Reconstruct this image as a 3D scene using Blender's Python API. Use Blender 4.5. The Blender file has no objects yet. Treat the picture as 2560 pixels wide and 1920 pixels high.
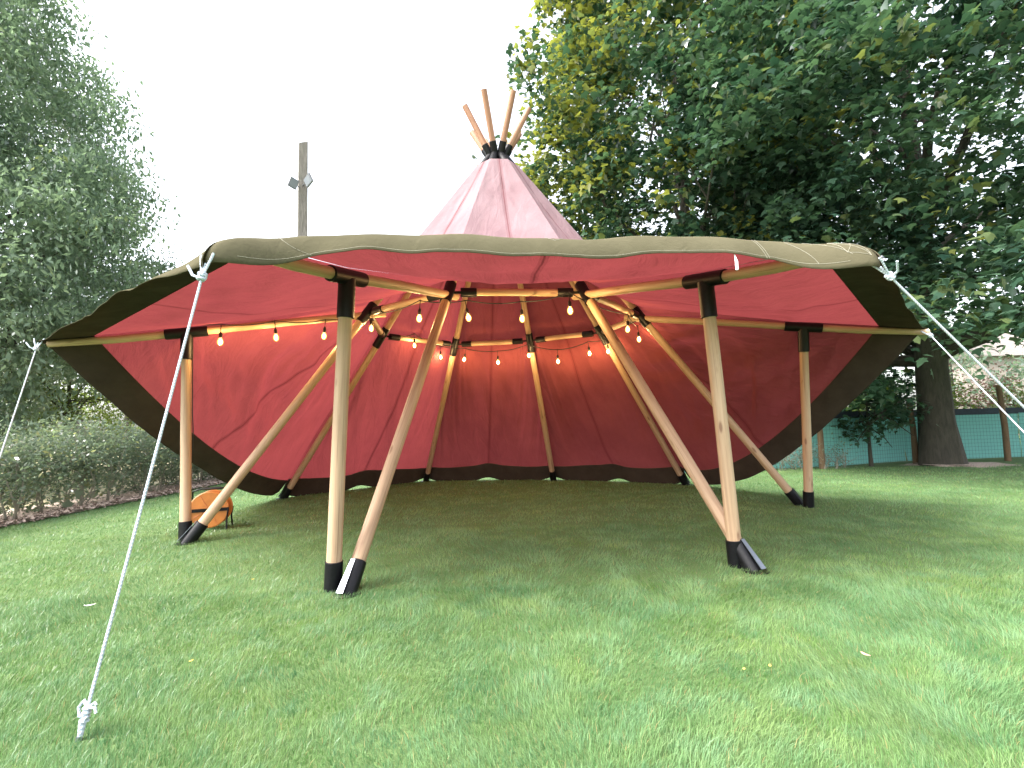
import bpy, math, random
import numpy as np
from mathutils import Matrix, Vector
random.seed(7)
rng = np.random.default_rng(11)
R_ = math.radians
sc = bpy.context.scene
COL = sc.collection

# ------------------------------------------------------------------ camera
F_PX, PITCH, ROLL, CAM_H = 1261.73, 0.0792, -0.0258, 1.5      # for a 2560 x 1920 frame
cp, sp, cr, sr = math.cos(PITCH), math.sin(PITCH), math.cos(ROLL), math.sin(ROLL)
def _pitch(v): return np.array([v[0], v[1]*cp - v[2]*sp, v[1]*sp + v[2]*cp])
def ray(u, v):
    u -= 1280.0; v -= 960.0
    a = u*cr + v*sr; b = -u*sr + v*cr
    return _pitch((a, F_PX, -b))/F_PX
def at_z(u, v, z=0.0):                       # point of a pixel's ray at height z
    d = ray(u, v); t = (z - CAM_H)/d[2]
    return np.array([0, 0, CAM_H]) + t*d
def at_y(u, v, y):                           # point of a pixel's ray at depth y
    d = ray(u, v); t = y/d[1]
    return np.array([0, 0, CAM_H]) + t*d
def at_plane(u, v, p, n):                    # point of a pixel's ray on a vertical plane
    d = ray(u, v); c = np.array([0, 0, CAM_H])
    t = np.dot(np.asarray(p) - c, n)/np.dot(d, n)
    return c + t*d
cam_d = bpy.data.cameras.new('camera'); cam = bpy.data.objects.new('camera', cam_d); COL.objects.link(cam)
cam_d.sensor_width = 36; cam_d.lens = F_PX/2560*36; cam_d.clip_end = 2000; cam_d.clip_start = 0.05
X_, U_, N_ = _pitch((cr, 0, sr)), _pitch((-sr, 0, cr)), -_pitch((0, 1, 0))
cam.matrix_world = Matrix(((X_[0], U_[0], N_[0], 0), (X_[1], U_[1], N_[1], 0), (X_[2], U_[2], N_[2], CAM_H), (0, 0, 0, 1)))
sc.camera = cam

# ------------------------------------------------------------------ sky, sun, exposure
SUN_EL, SUN_AZ = 52.0, -118.0                 # azimuth measured from +Y towards +X
world = bpy.data.worlds.new('World'); sc.world = world; world.use_nodes = True
wn, wl = world.node_tree.nodes, world.node_tree.links
wn.clear()
sky = wn.new('ShaderNodeTexSky'); sky.sky_type = 'NISHITA'; sky.sun_disc = False
sky.sun_elevation = R_(SUN_EL); sky.sun_rotation = R_(SUN_AZ); sky.dust_density = 4.0; sky.air_density = 1.0; sky.ozone_density = 1.0
hsv = wn.new('ShaderNodeHueSaturation'); hsv.inputs['Saturation'].default_value = 0.32
bg = wn.new('ShaderNodeBackground'); bg.inputs['Strength'].default_value = 0.15
wo = wn.new('ShaderNodeOutputWorld')
wl.new(sky.outputs[0], hsv.inputs['Color']); wl.new(hsv.outputs[0], bg.inputs[0]); wl.new(bg.outputs[0], wo.inputs[0])
sun_d = bpy.data.lights.new('sun', 'SUN'); sun_d.energy = 1.3; sun_d.angle = R_(35); sun_d.color = (1.0, 0.95, 0.88)
sun = bpy.data.objects.new('sun', sun_d); COL.objects.link(sun)
sdir = Vector((math.sin(R_(SUN_AZ))*math.cos(R_(SUN_EL)), math.cos(R_(SUN_AZ))*math.cos(R_(SUN_EL)), math.sin(R_(SUN_EL))))
sun.rotation_euler = sdir.to_track_quat('Z', 'Y').to_euler(); sun.location = sdir*40
sc.view_settings.view_transform = 'Standard'; sc.view_settings.look = 'None'
sc.view_settings.gamma = 1.0; sc.view_settings.use_curve_mapping = False
sc.view_settings.exposure = 2.42
sc.cycles.max_bounces = 8; sc.cycles.diffuse_bounces = 4; sc.cycles.transmission_bounces = 6
sc.cycles.sample_clamp_indirect = 6.0; sc.cycles.use_denoising = True
sc.cycles.use_adaptive_sampling = True; sc.cycles.adaptive_threshold = 0.015

# ------------------------------------------------------------------ helpers
class MB:
    """collects shapes in world coordinates; every vertex also gets a texture coordinate tc"""
    def __init__(s): s.v = []; s.f = []; s.t = []; s.n = 0
    def add(s, v, f, t=None):
        v = np.asarray(v, float).reshape(-1, 3)
        s.v.append(v); s.f += [tuple(i + s.n for i in q) for q in f]
        s.t.append(np.asarray(t, float).reshape(-1, 3) if t is not None else v); s.n += len(v); return s
    def tube(s, pts, rad, n=12, cap=True, uoff=None):
        pts = [np.asarray(p, float) for p in pts]; m = len(pts)
        rad = np.broadcast_to(np.asarray(rad, float), (m,))
        u0 = np.array([rng.uniform(0, 50)]) if uoff is None else uoff
        v, t, f = [], [], []
        d0 = pts[1] - pts[0]; d0 /= np.linalg.norm(d0)
        a = np.array([0, 0, 1.0]) if abs(d0[2]) < .9 else np.array([1.0, 0, 0])
        side = np.cross(d0, a); side /= np.linalg.norm(side); L = 0
        for i, p in enumerate(pts):
            d = pts[min(i+1, m-1)] - pts[max(i-1, 0)]; d /= np.linalg.norm(d) + 1e-12
            side = side - d*np.dot(side, d); side /= np.linalg.norm(side) + 1e-12
            up = np.cross(side, d)
            if i: L += np.linalg.norm(p - pts[i-1])
            for j in range(n):
                w = 2*math.pi*j/n
                v.append(p + rad[i]*(math.cos(w)*side + math.sin(w)*up))
                t.append((rad[i]*math.cos(w) + float(u0[0]), rad[i]*math.sin(w), L + float(u0[0])))
        for i in range(m-1):
            for j in range(n):
                k = (j+1) % n
                f.append((i*n+j, i*n+k, (i+1)*n+k, (i+1)*n+j))
        if cap: f.append(tuple(range(n-1, -1, -1))); f.append(tuple((m-1)*n+j for j in range(n)))
        return s.add(v, f, t)
    def box(s, c, size, rot=None):
        h = np.asarray(size, float)/2; c = np.asarray(c, float)
        v = np.array([(x, y, z) for x in (-h[0], h[0]) for y in (-h[1], h[1]) for z in (-h[2], h[2])])
        t = v.copy()
        if rot is not None: v = v @ np.asarray(rot).T
        return s.add(v + c, [(0,1,3,2), (4,6,7,5), (0,4,5,1), (2,3,7,6), (0,2,6,4), (1,5,7,3)], t)
    def lathe(s, c, prof, n=14, axis=None):
        v, f = [], []
        ax = np.eye(3) if axis is None else axis
        for r, z in prof:
            for j in range(n):
                w = 2*math.pi*j/n; v.append(np.asarray(c) + ax @ np.array([r*math.cos(w), r*math.sin(w), z]))
        m = len(prof)
        for i in range(m-1):
            for j in range(n):
                k = (j+1) % n; f.append((i*n+j, i*n+k, (i+1)*n+k, (i+1)*n+j))
        f.append(tuple(range(n-1, -1, -1))); f.append(tuple((m-1)*n+j for j in range(n)))
        return s.add(v, f)
    def build(s, name, mat, parent=None, smooth=True, origin=None, bevel=0):
        org = np.asarray(origin if origin is not None else (ORG.get(parent.name, (0, 0, 0)) if parent else (0, 0, 0)), float)
        v = np.vstack(s.v) - org
        me = bpy.data.meshes.new(name); me.from_pydata(v.tolist(), [], s.f); me.update()
        at = me.attributes.new('tc', 'FLOAT_VECTOR', 'POINT'); at.data.foreach_set('vector', np.vstack(s.t).ravel().astype(np.float32))
        if smooth:
            me.polygons.foreach_set('use_smooth', [True]*len(me.polygons))
            try: me.set_sharp_from_angle(angle=R_(38))
            except Exception: pass
        o = link(name, me, mat, parent, org)
        if bevel:
            b = o.modifiers.new('bevel', 'BEVEL'); b.width = bevel; b.segments = 2; b.limit_method = 'ANGLE'
        return o
ORG = {}
def link(name, me, mat, parent=None, org=(0, 0, 0)):
    o = bpy.data.objects.new(name, me); COL.objects.link(o)
    for m in (mat if isinstance(mat, (list, tuple)) else [mat]):
        if m and m.name not in [x.name for x in me.materials if x]: me.materials.append(m)
    if parent is not None: o.parent = parent
    else: o.location = org
    ORG[o.name] = tuple(org)
    return o
def thing(name, label, cat, loc=(0, 0, 0), group=None):
    o = bpy.data.objects.new(name, None); COL.objects.link(o); o.location = loc; o.empty_display_size = .2
    ORG[o.name] = tuple(float(x) for x in loc); tag(o, label, cat, group); return o
def tag(o, label=None, cat=None, group=None, kind=None):
    for k, v in (('label', label), ('category', cat), ('group', group), ('kind', kind)):
        if v: o[k] = v
    return o
def fast_mesh(name, V, loops, totals, mat, parent=None, attrs=None, smooth=False, org=(0, 0, 0)):
    me = bpy.data.meshes.new(name)
    V = np.asarray(V, np.float32) - np.asarray(org, np.float32)
    loops = np.asarray(loops, np.int32).ravel(); totals = np.asarray(totals, np.int32)
    me.vertices.add(len(V)); me.vertices.foreach_set('co', V.ravel())
    me.loops.add(len(loops)); me.loops.foreach_set('vertex_index', loops)
    me.polygons.add(len(totals)); st = np.zeros(len(totals), np.int32); st[1:] = np.cumsum(totals)[:-1]
    me.polygons.foreach_set('loop_start', st); me.polygons.foreach_set('loop_total', totals)
    if smooth: me.polygons.foreach_set('use_smooth', np.ones(len(totals), bool))
    for k, (ty, dat) in (attrs or {}).items():
        a = me.attributes.new(k, ty, 'POINT')
        a.data.foreach_set('vector' if ty == 'FLOAT_VECTOR' else 'value', np.asarray(dat, np.float32).ravel())
    me.update(calc_edges=True); me.validate()
    return link(name, me, mat, parent, org)
def lerp(a, b, t): return np.asarray(a)*(1-t) + np.asarray(b)*t
def unit(v): v = np.asarray(v, float); return v/(np.linalg.norm(v) + 1e-12)
_perm = np.random.default_rng(3).random((257, 257))
def vnoise(x, y):                             # smooth value noise in [-1, 1]
    x = np.asarray(x, float); y = np.asarray(y, float)
    xi, yi = np.floor(x).astype(int), np.floor(y).astype(int); fx, fy = x-xi, y-yi
    fx = fx*fx*(3-2*fx); fy = fy*fy*(3-2*fy)
    g = lambda a, b: _perm[a % 256, b % 256]
    return 2*((g(xi, yi)*(1-fx) + g(xi+1, yi)*fx)*(1-fy) + (g(xi, yi+1)*(1-fx) + g(xi+1, yi+1)*fx)*fy) - 1

# ------------------------------------------------------------------ materials
class NT:
    def __init__(s, name):
        s.m = bpy.data.materials.new(name); s.m.use_nodes = True; s.n = s.m.node_tree.nodes; s.l = s.m.node_tree.links; s.n.clear()
        s.out = s.n.new('ShaderNodeOutputMaterial')
    def node(s, ty, props=None, **ins):
        nd = s.n.new(ty)
        for k, v in (props or {}).items(): setattr(nd, k, v)
        for k, v in ins.items():
            key = k.replace('_', ' ')
            sock = nd.inputs[int(k[1:])] if k[0] == 'i' and k[1:].isdigit() else nd.inputs[key]
            if isinstance(v, bpy.types.NodeSocket): s.l.new(v, sock)
            else: sock.default_value = v
        return nd
    def ramp(s, fac, stops):
        nd = s.n.new('ShaderNodeValToRGB'); s.l.new(fac, nd.inputs[0]); e = nd.color_ramp.elements
        while len(e) < len(stops): e.new(.5)
        for el, (p, c) in zip(e, stops): el.position = p; el.color = (*c, 1) if len(c) == 3 else c
        return nd.outputs[0]
    def mix(s, f, a, b, mode='MIX'):
        nd = s.n.new('ShaderNodeMix'); nd.data_type = 'RGBA'; nd.blend_type = mode
        for sock, v in ((nd.inputs[0], f), (nd.inputs[6], a), (nd.inputs[7], b)):
            if isinstance(v, bpy.types.NodeSocket): s.l.new(v, sock)
            else: sock.default_value = (*v, 1) if isinstance(v, tuple) and len(v) == 3 else v
        return nd.outputs[2]
    def math(s, op, a, b=0.0, c=0.0):
        nd = s.n.new('ShaderNodeMath'); nd.operation = op
        for i, v in enumerate((a, b, c)):
            if isinstance(v, bpy.types.NodeSocket): s.l.new(v, nd.inputs[i])
            else: nd.inputs[i].default_value = v
        return nd.outputs[0]
    def attr(s, name, out='Fac'): return s.node('ShaderNodeAttribute', {'attribute_name': name}).outputs[out]
    def noise(s, vec, scale, detail=3, rough=.55, dist=0):
        nd = s.node('ShaderNodeTexNoise', Scale=scale, Detail=detail, Roughness=rough, Distortion=dist)
        if vec is not None: s.l.new(vec, nd.inputs['Vector'])
        return nd.outputs[0]
    def vmul(s, vec, k):
        nd = s.n.new('ShaderNodeVectorMath'); nd.operation = 'MULTIPLY'; s.l.new(vec, nd.inputs[0]); nd.inputs[1].default_value = k; return nd.outputs[0]
    def pos(s): return s.node('ShaderNodeNewGeometry').outputs['Position']
    def bump(s, h, strength=.3, dist=.01): return s.node('ShaderNodeBump', Strength=strength, Distance=dist, Height=h).outputs[0]
    def princ(s, col, rough=.7, normal=None, **kw):
        nd = s.node('ShaderNodeBsdfPrincipled', Roughness=rough, **kw)
        if isinstance(col, bpy.types.NodeSocket): s.l.new(col, nd.inputs['Base Color'])
        else: nd.inputs['Base Color'].default_value = (*col, 1)
        if normal is not None: s.l.new(normal, nd.inputs['Normal'])
        s.l.new(nd.outputs[0], s.out.inputs[0]); return nd
    def thin(s, col, tcol, fac, normal=None, gloss=.0):       # thin sheet: diffuse + light coming through
        d = s.node('ShaderNodeBsdfDiffuse', Roughness=.5); t = s.node('ShaderNodeBsdfTranslucent')
        for nd, c in ((d, col), (t, tcol)):
            if isinstance(c, bpy.types.NodeSocket): s.l.new(c, nd.inputs[0])
            else: nd.inputs[0].default_value = (*c, 1)
            if normal is not None: s.l.new(normal, nd.inputs['Normal'])
        mx = s.node('ShaderNodeMixShader', i0=fac, i1=d.outputs[0], i2=t.outputs[0]); o = mx.outputs[0]
        if gloss:
            g = s.node('ShaderNodeBsdfGlossy', Roughness=.42)
            fr = s.node('ShaderNodeFresnel', IOR=1.42)
            o = s.node('ShaderNodeMixShader', i0=s.math('MULTIPLY', fr.outputs[0], gloss), i1=o, i2=g.outputs[0]).outputs[0]
        s.l.new(o, s.out.inputs[0])
M = {}
def mat_wood():
    t = NT('pine_wood'); tc = t.attr('tc', 'Vector')
    g = t.noise(t.vmul(tc, (28, 28, 1.1)), 1.0, 4, .6, .6)
    col = t.ramp(g, [(.25, (.25, .145, .080)), (.48, (.40, .260, .155)), (.75, (.50, .350, .230))])
    big = t.noise(t.vmul(tc, (6, 6, 1.3)), 1.0, 2)
    col = t.mix(t.math('MULTIPLY', big, .35), col, (.55, .41, .29))
    vo = t.node('ShaderNodeTexVoronoi', Scale=1.0, Randomness=1.0); t.l.new(t.vmul(tc, (9, 9, 2.7)), vo.inputs['Vector'])
    kn = t.math('MULTIPLY', t.ramp(vo.outputs['Distance'], [(.10, (1, 1, 1)), (.20, (0, 0, 0))]), t.ramp(t.noise(t.vmul(tc, (3, 3, 1.9)), 1.0, 1), [(.46, (0, 0, 0)), (.52, (1, 1, 1))]))
    col = t.mix(t.math('MULTIPLY', kn, .8), col, (.17, .075, .04))
    crk = t.ramp(t.noise(t.vmul(tc, (55, 55, .7)), 1.0, 2, .5, .3), [(.30, (1, 1, 1)), (.345, (0, 0, 0))])
    col = t.mix(t.math('MULTIPLY', crk, .55), col, (.14, .07, .035))
    t.princ(col, .55, t.bump(g, .3, .006)); return t.m
def mat_wood_red():
    t = NT('stained_pine'); tc = t.attr('tc', 'Vector'); g = t.noise(t.vmul(tc, (28, 28, 1.5)), 1, 4)
    t.princ(t.ramp(g, [(.3, (.27, .135, .08)), (.7, (.42, .24, .15))]), .6); return t.m
def mat_black():
    t = NT('black_painted_steel'); n = t.noise(t.pos(), 40, 3)
    t.princ(t.ramp(n, [(.3, (.003, .003, .004)), (.8, (.008, .008, .010))]), .42, t.bump(n, .05, .002), **{'Specular_IOR_Level': .25}); return t.m
def mat_canvas():
    t = NT('red_canvas'); p = t.pos(); geo = t.node('ShaderNodeNewGeometry')
    blot = t.ramp(t.noise(p, 1.1, 5, .6), [(.3, (0, 0, 0)), (.7, (1, 1, 1))]); fine = t.noise(p, 45, 3); fold = t.noise(t.vmul(t.attr('tc', 'Vector'), (2.6, .8, 1)), 1.4, 5, .6, .9)
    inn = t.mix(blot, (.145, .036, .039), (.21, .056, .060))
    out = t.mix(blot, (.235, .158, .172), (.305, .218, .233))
    weave = t.math('MULTIPLY_ADD', fine, .24, .88)
    seam = t.attr('seam'); sline = t.ramp(seam, [(0, (0, 0, 0)), (.008, (0, 0, 0)), (.012, (.62, .62, .62)), (.034, (.62, .62, .62)), (.037, (.3, .3, .3)), (.042, (1, 1, 1))])
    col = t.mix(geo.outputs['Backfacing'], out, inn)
    cw = t.node('ShaderNodeVectorMath', {'operation': 'SCALE'}); t.l.new(col, cw.inputs[0]); t.l.new(weave, cw.inputs['Scale'])
    col2 = t.mix(t.math('MULTIPLY_ADD', sline, -.6, .6), cw.outputs[0], (.12, .02, .025))
    tl = t.mix(t.math('MULTIPLY_ADD', sline, -.75, .75), (.46, .078, .088), (.10, .015, .018))
    h = t.math('ADD', t.math('MULTIPLY', fold, 1.0), t.math('MULTIPLY', fine, .05))
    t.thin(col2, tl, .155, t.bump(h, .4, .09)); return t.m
def mat_cloth(name, a, b, fac=.0, tr=(0, 0, 0)):
    t = NT(name); p = t.pos(); n1 = t.noise(p, 3.5, 5, .65); n2 = t.noise(p, 60, 2)
    col = t.mix(n1, a, b); h = t.math('ADD', t.math('MULTIPLY', t.noise(p, 9, 4, .6, .5), 1.0), t.math('MULTIPLY', n2, .08))
    t.thin(col, tr, fac, t.bump(h, .5, .02)); return t.m
def mat_plain(name, col, rough=.6, var=.25, scale=12, **kw):
    t = NT(name); n = t.noise(t.pos(), scale, 4)
    lo = tuple(c*(1-var) for c in col); hi = tuple(min(1, c*(1+var)) for c in col)
    t.princ(t.ramp(n, [(.3, lo), (.7, hi)]), rough, t.bump(n, .2, .004), **kw); return t.m
def mat_leaf(name, dark, light, yellow, fac=.35, tr=1.6, ypos=.8, gloss=.5):
    t = NT(name); a = t.attr('tone'); b = t.attr('hue')
    col = t.mix(a, dark, light)
    col = t.mix(t.ramp(b, [(ypos, (0, 0, 0)), (min(1, ypos+.18), (1, 1, 1))]), col, yellow)
    tc = t.mix(1.0, col, (tr, tr*1.04, tr*.72), 'MULTIPLY')
    t.thin(col, tc, fac, None, gloss*.3); return t.m
def mat_bark(name, a, b, sc_=7):
    t = NT(name); tc = t.attr('tc', 'Vector'); n = t.noise(t.vmul(tc, (sc_, sc_, 1.6)), 1.6, 6, .7, .6); n2 = t.noise(t.pos(), 1.4, 3)
    col = t.mix(n2, t.ramp(n, [(.3, a), (.7, b)]), (.07, .085, .05)); 
    t.princ(t.mix(.35, t.ramp(n, [(.3, a), (.7, b)]), col), .9, t.bump(n, 1.0, .05)); return t.m
def mat_rope():
    t = NT('white_rope'); tc = t.attr('tc', 'Vector')
    w = t.node('ShaderNodeTexWave', {'wave_type': 'BANDS', 'bands_direction': 'DIAGONAL'}, Scale=32.0, Distortion=1.0); t.l.new(tc, w.inputs['Vector'])
    t.princ(t.ramp(w.outputs[0], [(.2, (.34, .39, .46)), (.7, (.52, .58, .65))]), .7, t.bump(w.outputs[0], .6, .004)); return t.m
def mat_bulb():
    t = NT('lit_filament'); e = t.node('ShaderNodeEmission', Color=(1.0, .62, .25, 1), Strength=BULB)
    t.l.new(e.outputs[0], t.out.inputs[0]); return t.m
def mat_envelope():
    t = NT('warm_bulb_glass'); e = t.node('ShaderNodeEmission', Color=(1.0, .42, .09, 1), Strength=1.0); tr = t.node('ShaderNodeBsdfTransparent')
    mx = t.node('ShaderNodeMixShader', i0=.45, i1=tr.outputs[0], i2=e.outputs[0]); t.l.new(mx.outputs[0], t.out.inputs[0]); return t.m
def mat_lawn():
    t = NT('lawn_soil_and_turf'); p = t.pos(); n = t.noise(p, 1.1, 5, .6); f = t.noise(p, 55, 4, .7)
    col = t.mix(n, (.048, .105, .030), (.082, .148, .048)); col = t.mix(f, col, (.11, .18, .05))
    t.princ(col, .9, t.bump(f, .8, .03)); return t.m
def mat_grass():
    t = NT('grass_blades'); p = t.pos(); a = t.attr('tone'); h = t.attr('hue')
    n = t.noise(p, .9, 4, .6); n2 = t.noise(p, 4.5, 3, .6)
    col = t.mix(a, (.050, .135, .050), (.185, .315, .150))
    col = t.mix(t.ramp(n, [(.38, (0, 0, 0)), (.66, (1, 1, 1))]), col, t.mix(a, (.100, .190, .043), (.25, .345, .138)))
    col = t.mix(t.ramp(n2, [(.46, (0, 0, 0)), (.68, (1, 1, 1))]), col, t.mix(a, (.060, .158, .066), (.20, .33, .182)))
    col = t.mix(t.ramp(h, [(.965, (0, 0, 0)), (.985, (1, 1, 1))]), col, (.32, .27, .13))
    t.thin(col, t.mix(1.0, col, (1.2, 1.3, .95), 'MULTIPLY'), .3, None, .10); return t.m
BULB = 400.0
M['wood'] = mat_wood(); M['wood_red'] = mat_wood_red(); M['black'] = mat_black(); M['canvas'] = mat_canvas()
M['khaki'] = mat_cloth('khaki_canvas', (.075, .068, .043), (.120, .108, .070))
M['lining'] = mat_cloth('dark_brown_lining', (.030, .023, .019), (.070, .054, .042))
M['rope'] = mat_rope(); M['bulb'] = mat_bulb(); M['envelope'] = mat_envelope()
M['steel'] = mat_plain('brushed_steel', (.30, .32, .37), .4, .1, Metallic=1.0)
M['thread'] = mat_plain('pale_thread', (.28, .265, .21), .8, .1)
M['cable'] = mat_plain('black_rubber', (.012, .011, .011), .5)
M['orange'] = mat_plain('orange_plastic', (.48, .17, .035), .45, .12)
M['orange_cable'] = mat_plain('orange_cable', (.50, .17, .06), .5, .3, 60)
M['lawn'] = mat_lawn(); M['grass'] = mat_grass()
M['mulch'] = mat_plain('bark_mulch', (.42, .33, .28), .95, .6, 30)
M['field'] = mat_plain('dry_meadow', (.46, .40, .24), .95, .3, 2)
M['maple'] = mat_leaf('maple_leaf', (.014, .042, .030), (.066, .122, .070), (.21, .22, .045), .40, 1.5, .80)
M['ash'] = mat_leaf('ash_leaf', (.11, .160, .125), (.205, .275, .205), (.24, .27, .12), .48, 1.5, .88)
M['purple'] = mat_leaf('dark_tree_leaf', (.035, .04, .04), (.07, .075, .07), (.09, .09, .05), .3, 1.2, .9)
M['hedge'] = mat_leaf('hedge_leaf', (.085, .122, .090), (.20, .25, .19), (.26, .26, .14), .45, 1.4, .88)
M['bright'] = mat_leaf('bush_leaf_sun_tint', (.085, .135, .028), (.17, .22, .05), (.27, .26, .06), .4, 1.4, .8)  # yellow-green tint puts the sunlit look into the leaf colour
M['pink'] = mat_leaf('pink_shrub_leaf', (.20, .09, .085), (.36, .19, .17), (.45, .25, .2), .3, 1.2, .9)
M['bark'] = mat_bark('maple_bark', (.020, .016, .013), (.075, .060, .048))
M['stem'] = mat_bark('pale_stem', (.22, .20, .16), (.42, .39, .32), 20)
M['post'] = mat_bark('weathered_post', (.13, .115, .10), (.27, .245, .22), 14)
M['post_brown'] = mat_bark('brown_post', (.13, .075, .04), (.24, .15, .085), 14)
M['net'] = mat_cloth('teal_netting', (.20, .46, .43), (.26, .56, .52), .35, (.2, .56, .52))
M['netband'] = mat_plain('dark_net_band', (.012, .022, .035), .8)
M['wire'] = mat_plain('dark_wire', (.02, .035, .03), .5)
M['grey'] = mat_plain('grey_aluminium', (.15, .155, .17), .45, .1)
M['glass'] = mat_plain('lamp_lens', (.22, .24, .27), .5, .05)
M['white'] = mat_plain('white_plastic', (.75, .74, .74), .5, .06)
M['plaster'] = mat_plain('pale_plaster', (.42, .35, .32), .9, .08, 3)
M['tile'] = mat_plain('roof_tile', (.19, .165, .15), .8, .25, 6)
M['petal'] = mat_plain('pink_petal', (.66, .34, .28), .7, .1)
M['yleaf'] = mat_plain('yellow_leaf', (.55, .48, .10), .7, .2)

# ------------------------------------------------------------------ the setting
def sheet(name, poly, z, mat, kind='structure'):
    mb = MB(); mb.add([(x, y, z) for x, y in poly], [tuple(range(len(poly)))])
    o = mb.build(name, mat, smooth=False); tag(o, kind=kind); return o
sheet('lawn', [(-700, -300), (700, -300), (700, 1200), (-700, 1200)], 0, M['lawn'])
sheet('meadow', [(-200, 2), (-10.4, 2), (-10.6, 26), (-12, 60), (-200, 60)], .004, M['field'])
mx0 = -9.0
# bark mulch strip under the hedge: an uneven slab of chips
def mulch():
    ys = np.linspace(2.5, 27, 260); V = []; 
    cols = 9
    for y in ys:
        right = -8.55 + .07*vnoise(y*1.7, 3.3) + .05*vnoise(y*6, 9.1) + (.02*(y-9))
        for j in range(cols):
            q = j/(cols-1); x = lerp(right-1.9, right, q)
            z = .012 + .05*math.sin(math.pi*min(1, (1-q)*1.2+.02))*(.7+.5*float(vnoise(x*9, y*9))) + .018*float(vnoise(x*31, y*31))
            if j == cols-1: z = -.01
            V.append((x, y, z))
    f = [(i*cols+j, i*cols+j+1, (i+1)*cols+j+1, (i+1)*cols+j) for i in range(len(ys)-1) for j in range(cols-1)]
    o = fast_mesh('mulch_strip', V, f, [4]*len(f), M['mulch']); tag(o, kind='structure')
    n = 9000                                   # single chips
    y = rng.uniform(4, 24, n); x = -8.45 + .02*(y-9) - rng.power(2, n)[::-1]*0 - np.abs(rng.normal(0, .35, n))
    z = rng.uniform(.03, .075, n); a = rng.uniform(0, 6.28, n); L = rng.uniform(.02, .055, n); w = L*rng.uniform(.25, .5, n)
    ti = rng.normal(0, .35, n)
    dx, dy = np.cos(a), np.sin(a)
    A = np.stack([dx*L, dy*L, np.sin(ti)*L], 1); B = np.stack([-dy*w, dx*w, np.cos(ti*2)*w*.3], 1); P = np.stack([x, y, z], 1)
    V = np.stack([P-A-B, P+A-B, P+A+B, P-A+B], 1).reshape(-1, 3)
    o = fast_mesh('wood_chips', V, np.arange(4*n), np.full(n, 4), M['mulch']); tag(o, 'pale brown wood chips strewn along the foot of the hedge', 'wood chips', kind='stuff')
mulch()

# ---- grass blades, real geometry in the part of the lawn that can be seen
def grass():
    bands = [(.3, 1.7, 2600, .045, .0048), (1.7, 3.2, 9500, .045, .0030), (3.2, 4.8, 6000, .045, .0036), (4.8, 7.5, 2600, .045, .0055), (7.5, 11, 900, .042, .009), (11, 17, 330, .042, .016)]
    P, Hh, W = [], [], []
    for y0, y1, dens, h, w in bands:
        half = lambda y: y*1.12 + 3.6
        A = (y1-y0)*2*half(y1); n = int(A*dens)
        y = rng.uniform(y0, y1, n); x = rng.uniform(-1, 1, n)*half(y1)
        k = (np.abs(x) < half(y)) & (x > -8.5 + .02*(y-9)) & (y < 14.6 - .0*x)
        outer = np.abs(x) > y*1.08 + .5; k &= (~outer) | (rng.random(n) < .34)
        x, y, outer = x[k], y[k], outer[k]; P.append(np.stack([x, y], 1))
        Hh.append(h*rng.uniform(.55, 1.35, len(x))); W.append(w*rng.uniform(.7, 1.3, len(x))*np.where(outer, 1.7, 1.0))
    P = np.vstack(P); Hh = np.concatenate(Hh); W = np.concatenate(W); n = len(P)
    tuft = vnoise(P[:, 0]*5, P[:, 1]*5); Hh *= 1 + .28*tuft + .18*vnoise(P[:, 0]*1.3+7, P[:, 1]*1.3)
    lean_a = 2.6*vnoise(P[:, 0]*1.6+31, P[:, 1]*1.6) + 1.2 + rng.normal(0, .75, n)
    lean = Hh*np.clip(rng.normal(.62, .3, n), 0, 1.4)
    fa = rng.uniform(0, 6.28, n); sx, sy = np.cos(fa)*W/2, np.sin(fa)*W/2
    lx, ly = np.cos(lean_a)*lean, np.sin(lean_a)*lean
    base = np.stack([P[:, 0], P[:, 1], np.full(n, -.004)], 1); S = np.stack([sx, sy, np.zeros(n)], 1)
    mid = base + np.stack([lx*.33, ly*.33, Hh*.58], 1); tip = base + np.stack([lx, ly, Hh*.92], 1)
    V = np.stack([base-S, base+S, mid+S*.8, mid-S*.8, tip], 1).reshape(-1, 3)
    i = np.arange(n)[:, None]*5
    near = P[:, 1] < 4.8; ni = i[near]; fi = i[~near]
    loops = np.concatenate([np.concatenate([ni+0, ni+1, ni+2, ni+3, ni+3, ni+2, ni+4], 1).ravel(), np.concatenate([fi, fi+1, fi+4], 1).ravel()])
    tone = np.repeat(np.clip(rng.normal(.5, .25, n) + .38*tuft + .15*vnoise(P[:, 0]*2.1+3, P[:, 1]*2.1), 0, 1), 5); hue = np.repeat(rng.random(n), 5)
    o = fast_mesh('grass', V, loops, np.concatenate([np.tile([4, 3], len(ni)), np.full(len(fi), 3)]), M['grass'], attrs={'tone': ('FLOAT', tone), 'hue': ('FLOAT', hue)})
    tag(o, 'short mown green lawn grass', 'grass', kind='stuff')
    return n
NG = grass()

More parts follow.
